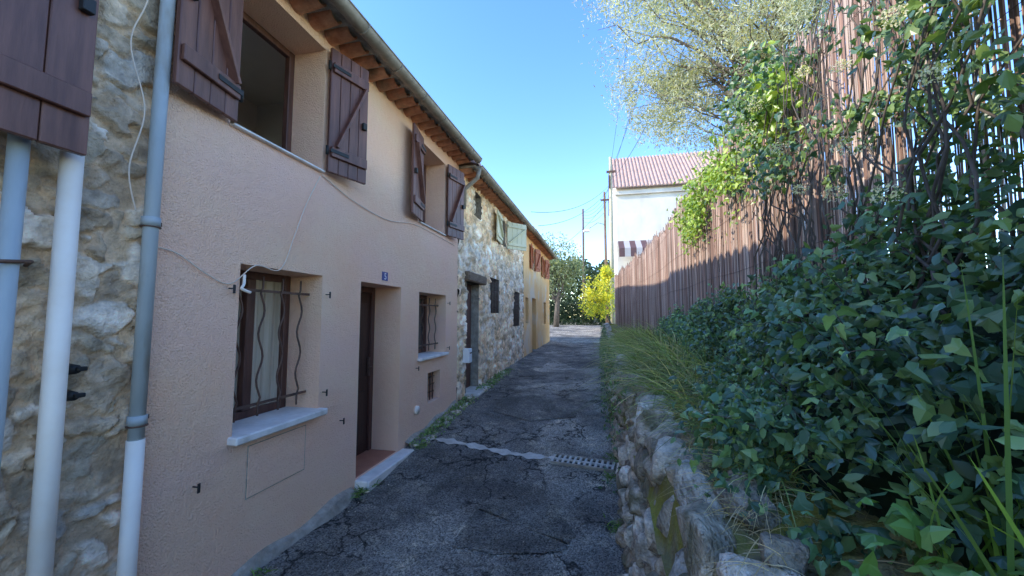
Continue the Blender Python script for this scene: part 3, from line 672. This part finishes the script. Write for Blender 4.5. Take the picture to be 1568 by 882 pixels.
P0=np.stack([x,y,Hm(x,y)+lp],1); cl=fbm(P0,7,3,8); P0[:,2]+=rng.uniform(-.13,.11,N); P0[:,0]+=rng.uniform(-.11,.03,N)-lp*.3; k=cl>.43; P0=P0[k]; cl=cl[k]; N=len(P0)
nn=np.tile((-.6,-.35,.75),(N,1)); S=rng.uniform(.020,.052,N)*(.7+.6*cl)
big=fbm(P0,1.8,2,77)[:,None]; c=pick(IV,N,.55,1.4)*(.3+1.45*cl[:,None])*(.6+.9*big); mixleaves('leaves',P0,nn,S,c,'leaf',down=.35,parent=ivy,spread=.8)
N=3600; y=rng.uniform(1.1,2.8,N); x=xin(y)-.12+rng.normal(0,.08,N); z=1.06+rng.uniform(-.05,.25,N); cl=fbm(np.stack([x,y,z],1),6,3,4); k=cl>.48
P0=np.stack([x,y,z],1)[k]; n_=len(P0); mixleaves('edge_leaves',P0,np.tile((-.6,-.3,.8),(n_,1)),rng.uniform(.02,.048,n_),pick(IV,n_),'leaf',parent=ivy,spread=.7)
N=32000; y=.3+rng.random(N)*3.4; z=1.7+rng.random(N)*1.6; x=fx(y)-.02-rng.random(N)**2*.36; P0=np.stack([x,y,z],1); cl=fbm(P0*np.array([.6,1,.8]),3.6,3,21)
thr=np.interp(y,[.3,1.2,1.7,2.2,3.5],[.41,.44,.49,.60,.73])+ .05*sstep(1.9,2.6,z)*(y>1.7); k=cl>thr; P0=P0[k]; cl=cl[k]; n_=len(P0)
mixleaves('climbing_leaves',P0,np.tile((-.9,-.3,.35),(n_,1)),rng.uniform(.018,.046,n_),pick(IV+[(.16,.25,.07),(.20,.30,.07)],n_),'leaf',parent=ivy,spread=.75)
N=5000; t=rng.random(N); y=2.35+3.0*t; z=np.interp(y,[2.3,3.2,4.2,5.6],[3.05,2.85,2.85,2.75])+rng.normal(0,.17,N); x=1.08+rng.normal(0,.06,N); P0=np.stack([x,y,z],1); cl=fbm(P0,3.5,3,33); k=(cl>.47)&(z<3.35); P0=P0[k]; n_=len(P0)
mixleaves('crest_leaves',P0,np.tile((-.8,-.3,.5),(n_,1)),rng.uniform(.026,.055,n_),pick(LIT_LIME,n_,.8,1.5),'leaf',parent=ivy,spread=.7)
sh=[];shc=[]
b=MB()
for i in range(110):
    y=rng.uniform(1.2,4.5); x=float(xin(y))+rng.uniform(-.02,.25); z=float(Hm(np.array([x]),np.array([y]))[0])-.05; d=Vector((rng.uniform(-.8,.1),rng.uniform(-.6,.2),rng.uniform(.2,1.0))).normalized(); p=Vector((x,y,z)); pts=[]
    n=rng.integers(6,13)
    for k in range(n):
        pts.append(tuple(p)); d=(d+Vector((rng.normal(0,.15),rng.normal(0,.15),-.09))).normalized(); p=p+d*.035
        if k>1: sh.append((p.x+rng.normal(0,.012),p.y+rng.normal(0,.012),p.z)); shc.append(.8+.07*k)
    b.tube(pts,np.linspace(.003,.001,n),'bark',4)
for i in range(60):
    y=rng.uniform(.5,3.0); z=1.5; x=rng.uniform(.98,1.14); pts=[]
    for k in range(14): pts.append((x+rng.normal(0,.015),y,z)); y+=rng.normal(.0,.06); z+=.12
    b.tube(pts,np.linspace(.006,.002,14),'bark',5)
b.build('stems',ivy)
sh=np.array(sh); leaves('shoot_leaves',sh,np.tile((-.5,-.4,.7),(len(sh),1)),rng.uniform(.022,.045,len(sh)),pick(IV,len(sh))*np.array(shc)[:,None],'leaf',parent=ivy,spread=.8)
fl=[];
for (px,py,pz) in ((1.02,1.55,2.45),(1.05,1.85,2.62),(1.05,2.1,2.4),(1.0,1.5,2.15),(1.06,1.95,2.15),(1.02,1.2,2.2),(1.0,1.35,1.95),(1.05,1.68,2.05),(1.05,2.35,2.75),(.98,1.25,2.4)):
    n=130; d=norm(rng.normal(0,1,(n,3)))*rng.uniform(.2,1,(n,1))**.5*rng.uniform(.028,.05); fl.append(d*[1,1,.8]+[px-.2,py-.07,pz])
fl=np.concatenate(fl); leaves('flower_heads',fl,rng.normal(0,1,fl.shape),rng.uniform(.005,.011,len(fl)),np.ones((len(fl),3))*[.80,.76,.58],'petal',(OV_V,OV_F),parent=ivy)
# ------------------------------------------------------------ grasses
GR=[(.24,.32,.10),(.32,.39,.13),(.17,.25,.08),(.42,.45,.19),(.52,.46,.26)]; ST=[(.62,.49,.30),(.74,.61,.41),(.46,.36,.21)]
tc=[]; 
for i in range(95): y=rng.uniform(2.3,9); tc.append((rng.uniform(.40,1.0) if y>2.6 else rng.uniform(.5,.85),y))
for i in range(4): tc.append((rng.uniform(.50,.64),rng.uniform(1.4,2.2)))
tc=np.array(tc); N=7800; i=rng.integers(0,len(tc),N); r=np.concatenate([tc[i]+rng.normal(0,.035,(N,2)),np.zeros((N,1))],1); r[:,2]=wt(r[:,1])+.12*sstep(.35,1.2,r[:,0])
d=rng.normal(0,.45,(N,3)); d[:,2]=1; d[:,0]-=.2; d[:,1]-=.1; tone=(.5+1.0*rng.random(len(tc)))[i][:,None]
L=rng.uniform(.30,.90,N)*np.interp(r[:,0],[.3,1],[.6,1.05])*np.interp(r[:,1],[1.2,1.9,3],[.38,.6,1]); blades('grass_tufts',r,d,L,rng.uniform(.0022,.006,N)*np.interp(r[:,1],[1.2,3],[.6,1]),rng.uniform(.3,1.5,N),pick(GR,N,.5,1.4)*tone)
N=5500; y=rng.uniform(.5,4.5,N); r=np.stack([rng.uniform(.38,.72,N),y,wt(y)+rng.uniform(-.03,.03,N)],1); cl=fbm(r,4,3,12); r=r[cl>.48]; N=len(r); d=rng.normal(0,1,(N,3)); d[:,0]-=.2; d[:,2]=np.abs(d[:,2])*.4+.1
blades('dry_grass',r,d,rng.uniform(.05,.17,N),rng.uniform(.0009,.002,N),rng.uniform(.2,1.3,N),pick(ST,N))
N=50; r=np.stack([rng.uniform(.62,.80,N),rng.uniform(.72,1.0,N),np.full(N,1.05)],1); d=rng.normal(0,.20,(N,3)); d[:,2]=1
blades('iris_leaves',r,d,rng.uniform(.30,.74,N),rng.uniform(.003,.0065,N),rng.uniform(0,.6,N),pick([(.22,.35,.07),(.30,.45,.09),(.15,.26,.06)],N),K=8)
N=110; P0=np.stack([rng.uniform(.52,.80,N),rng.uniform(.68,1.1,N),rng.uniform(1.04,1.22,N)],1); leaves('broadleaf_weeds',P0,np.tile((-.2,-.2,.95),(N,1)),rng.uniform(.03,.06,N),pick([(.16,.30,.07),(.22,.36,.09)],N),'leaf',down=0)
N=5600; y=rng.uniform(3.6,16,N); hh=rng.random(N); x=.14+.1*hh-rng.random(N)**2*.13; z=g(y)+hh**1.3*(wt(y)-g(y)+.15); P0=np.stack([x,y,z],1); cl=fbm(P0,2.2,3,41); k=cl>np.interp(y,[3.6,6,16],[.60,.46,.40]); P0=P0[k]; n_=len(P0)
mixleaves('wall_creeper',P0,np.tile((-.9,-.2,.4),(n_,1)),rng.uniform(.02,.05,n_),pick(IV+[(.16,.25,.08)],n_),'leaf')
def weeds(name,pts,n,rad,L):
    N=len(pts)*n; i=np.repeat(np.arange(len(pts)),n); p=np.array(pts)[i]; r=np.stack([p[:,0]+rng.normal(0,rad*.5,N),p[:,1]+rng.normal(0,rad,N),np.zeros(N)],1); r[:,2]=g(r[:,1])+.02; d=rng.normal(0,.6,(N,3)); d[:,2]=.8; d[:,0]+=.3
    blades(name,r,d,rng.uniform(.3,1,N)*L,rng.uniform(.002,.006,N),rng.uniform(.3,1.2,N),pick([(.14,.26,.06),(.2,.32,.08),(.10,.18,.04)],N))
weeds('weeds',[(-2.08,3.2),(-2.06,3.3),(-2.0,4.25),(-2.08,4.6),(-2.05,4.9),(-2.08,5.6),(-2.05,6.0),(-2.0,7.3),(-2.05,7.6),(-2.05,8.1),(-2.05,9),(-2.07,2.1),(-2.08,5.1),(-2.0,7.45),(.1,3.9),(.12,4.3),(.1,3.1)],45,.06,.11)
N=1500; y=rng.uniform(4.2,10,N); P0=np.stack([-2.1+rng.random(N)**2*.22,y,g(y)+.02+rng.random(N)*.06],1); k=fbm(P0,2.5,2,61)>.5; P0=P0[k]; n_=len(P0); leaves('verge_plants',P0,np.tile((.3,-.2,.9),(n_,1)),rng.uniform(.015,.035,n_),pick([(.16,.26,.07),(.22,.31,.09)],n_),'leaf')
VV=[];FF=[];CC=[];o=0
for i in range(620):
    if i<170: y=rng.uniform(4.2,9); x=-2.14+rng.random()*.2; s=rng.uniform(.02,.09)
    else: y=rng.uniform(1.2,9); x=(-2.12+rng.random()**2*.5) if rng.random()<.6 else rng.uniform(-2,.15); s=rng.uniform(.004,.012)
    P,F=rock((x,y,float(g(y))+.01+s*.2),(s,s*1.3,s*.7),2,5000+i); VV.append(P);FF.append(F+o);o+=len(P); CC.append(np.tile(np.array((.66,.58,.47))*rng.uniform(.6,1.2),(len(P),1)))
npmesh('verge_gravel',np.concatenate(VV),np.concatenate(FF),M['rock'],cols=np.concatenate(CC),smooth=True)
# ------------------------------------------------------------ trees
def tree(name,trunk_pts,r0,crown,nl,ls,cols,tpl,m='leafl',br=60,seed=1,thr=.45,nsc=1.0,droop=.3,lr=.16):
    r=np.random.default_rng(seed); t=empty(name); b=MB()
    b.tube(trunk_pts,list(np.linspace(r0,r0*.45,len(trunk_pts))),'bark',10)
    ends=[]; C=np.array([c[:3] for c in crown]); RR=np.array([c[3:6] for c in crown])
    for i in range(br):
        q=r.integers(0,len(C)); v=r.normal(size=3); v/=np.linalg.norm(v); e=C[q]+v*RR[q]*r.uniform(.6,.98); s=Vector(trunk_pts[-1 if r.random()<.6 else -2])
        pts=[];K=8
        for k in range(K+1):
            u=k/K; p=s.lerp(Vector(e),u)+Vector(r.normal(0,.07,3))*(1 if 0<k<K else 0)*float(RR[q].mean()); p.z+=math.sin(u*3.14)*.15*float(RR[q][2]); pts.append(p)
        b.tube(pts,list(np.linspace(r0*lr*(1 if i%6 else 2),.003,K+1)),'bark',5); ends+=[np.array(p) for p in pts[3:]]
    b.build('trunk_and_limbs',t)
    E=np.array(ends); N=nl; q=r.integers(0,len(C),N); v=norm(r.normal(size=(N,3))); P0=C[q]+v*RR[q]*(r.random((N,1))**.4)*r.uniform(.85,1.15,(N,1)); h=int(N*.4); P0[:h]=E[r.integers(0,len(E),h)]+r.normal(0,.13,(h,3))*RR.mean()*1.2
    cl=fbm(P0,1.6*nsc,4,seed+5); k=cl>thr; P0=P0[k]; cl=cl[k]; n_=len(P0)
    c=np.array(cols)[r.integers(0,len(cols),n_)]*(.5+1.0*cl[:,None])*r.uniform(.75,1.25,(n_,1))
    leaves('foliage',P0,r.normal(0,1,(n_,3))+[0,0,.6],r.uniform(.7,1.3,n_)*ls,c,m,tpl,down=droop,parent=t,spread=.4); return t
OLC=[(.37,.39,.31),(.47,.48,.40),(.26,.29,.21),(.57,.57,.49)]
tree('olive_tree',[(3.3,5.6,1.2),(3.2,5.7,2.4),(2.9,5.9,3.6),(2.6,6.1,4.8)],.20,[(2.4,6.2,6.4,1.6,1.5,1.4),(1.2,6.9,6.7,1.3,1.1,1.2),(3.5,5.6,6.2,1.4,1.4,1.4),(1.9,7.1,5.3,1.1,.9,.9),(2.2,5.3,7.6,1.5,1.3,1.1),(.8,7.0,8.0,1.2,1.0,1.0),(1.1,7.4,5.6,.8,.7,.8),(2.6,5.4,5.2,.9,.8,.8)],125000,.064,OLC,(OL_V,OV_F),seed=4,br=100,thr=.47,nsc=1.9,lr=.09)
tree('olive_tree',[(-3.2,31,.8),(-3.1,31,2.5),(-3.0,31,4)],.25,[(-3.2,31,6.2,1.9,1.6,2.2),(-2.1,31.5,5.2,1.3,1.2,1.6),(-4.4,31,5.8,1.5,1.3,2.4)],9000,.20,[(.25,.29,.18),(.33,.37,.23),(.18,.22,.12)],(OL_V*[1.6,1,1],OV_F),seed=9,br=30,thr=.42)
tree('mimosa_bush',[(.9,20.5,.6),(.5,20.3,1.6),(.2,20.2,2.2)],.06,[(0.1,20,3.0,.8,.6,.75),(-.3,19.9,2.4,.7,.5,.8),(.45,20.2,2.4,.5,.5,.9),(.5,20.2,3.8,.35,.35,.4)],7500,.12,[(.74,.68,.07),(.82,.74,.12),(.42,.48,.08),(.25,.34,.07)],(OL_V*[1.4,1,1],OV_F),seed=12,br=20,thr=.42,nsc=2.4)
def mass(name,x0,x1,y0,y1,z0,z1,n,ls,cols,seed):
    r=np.random.default_rng(seed); x=r.uniform(x0,x1,n); top=z1+(fbm(np.stack([x,0*x,0*x],1),.5,3,seed)-.5)*(z1-z0)*.5; z=z0+(top-z0)*r.random(n)**.8; y=y0+(y1-y0)*r.random(n); P0=np.stack([x,y,z],1); cl=fbm(P0,1.2,3,seed)
    leaves(name,P0,np.tile((-.1,-.8,.5),(n,1)),r.uniform(.7,1.3,n)*ls,np.array(cols)[r.integers(0,len(cols),n)]*(.4+1.1*cl[:,None]),'leafl',(OV_V,OV_F),spread=.6)
mass('hedge',-12,2.0,33.8,35,.8,3.0,12000,.16,[(.03,.055,.02),(.02,.04,.018)],3)
mass('distant_trees',-14,14,48,56,1,9.5,16000,.45,[(.07,.10,.045),(.10,.14,.06),(.055,.085,.04)],5)
# ------------------------------------------------------------ poles, lamp, wires
b=MB(); b.tube([(.80,22,.5),(.83,22,10.5)],[.13,.08],'pole',8); b.box(.6,1.1,21.9,22.0,9.6,9.7,'iron'); b.box(.70,.80,21.8,21.9,8.7,9.4,'iron'); b.build('utility_pole')
b=MB(); b.tube([(.60,26,.5),(.56,26,9.8)],[.11,.07],'polew',8); b.box(.3,.9,25.9,26.0,9.2,9.3,'iron'); b.build('utility_pole')
b=MB(); b.tube([(-1.33,40,1),(-1.3,40,12.6)],[.13,.09],'polew',8); b.build('utility_pole')
b=MB(); b.tube([(.55,25.9,7.6),(.1,25.9,7.75),(-.45,25.9,7.4)],.03,'zinc',6); b.box(-.85,-.4,25.75,26.05,7.15,7.3,'enw',.05); b.build('street_lamp')
b=MB()
def sag(p,q,s,r=.008): 
    p=Vector(p);q=Vector(q); b.tube([p.lerp(q,i/16)-Vector((0,0,s*4*(i/16)*(1-i/16))) for i in range(17)],r,'wire',4)
for k,(dx,dz) in enumerate(((0,0),(.1,-.3),(.05,-.7),(.2,.3))):
    sag((.83+dx,22,9.4+dz),(.6,26,9.3+dz),.1); sag((.6,26,9.2+dz),(-1.3,40,12+dz),.4,.013)
sag((.83,22,9.0),(-2.0,12,4.9),.5); sag((.83,22,8.8),(-2.0,13.5,4.8),.5); sag((.83,22,8.3),(-1.95,17.5,4.5),.3)
sag((.83,22,9.4),(1.5,1,7.6),.5,.007); sag((.83,22,9.7),(1.9,1,8.0),.5,.007); sag((.7,22,9.1),(1.0,1,9.0),.3,.006); sag((.83,22,9.2),(2.3,1,7.0),.8,.009)
b.build('overhead_wires')
b=MB(); b.box(.25,.75,19.6,20.1,.45,1.15,'white',.03); b.build('planter')
# ------------------------------------------------------------ light, sky, camera
EL,BE=30,20
Lv=Vector((-math.cos(R(EL))*math.cos(R(BE)),-math.cos(R(EL))*math.sin(R(BE)),math.sin(R(EL))))
s=bpy.data.lights.new('sun','SUN'); s.energy=5; s.angle=R(.5); s.color=(1,.92,.80); so_=link(bpy.data.objects.new('sun',s)); so_.rotation_euler=Lv.to_track_quat('Z','Y').to_euler(); so_.location=(-10,-5,20)
w=bpy.data.worlds.new('World'); scene.world=w; w.use_nodes=True; nt=w.node_tree; bg=nt.nodes['Background']; sk=nt.nodes.new('ShaderNodeTexSky'); sk.sky_type='NISHITA'; sk.sun_disc=False
sk.sun_elevation=R(EL); sk.sun_rotation=math.atan2(Lv.x,Lv.y)%(2*math.pi); sk.air_density=1.0; sk.dust_density=.2; sk.ozone_density=1.8
hs=nt.nodes.new('ShaderNodeHueSaturation'); hs.inputs['Hue'].default_value=.512; hs.inputs['Saturation'].default_value=1.26; nt.links.new(sk.outputs[0],hs.inputs['Color'])
nt.links.new(hs.outputs[0],bg.inputs[0]); bg.inputs[1].default_value=.60
scene.view_settings.view_transform='Standard'; scene.view_settings.look='None'; scene.view_settings.exposure=0
cd=bpy.data.cameras.new('camera'); cd.sensor_width=36; cd.lens=600/1568*36; cd.clip_start=.05; cd.clip_end=2000; co_=link(bpy.data.objects.new('camera',cd)); co_.location=(0,0,1.6); co_.rotation_euler=(R(94.2),0,R(12.3)); scene.camera=co_
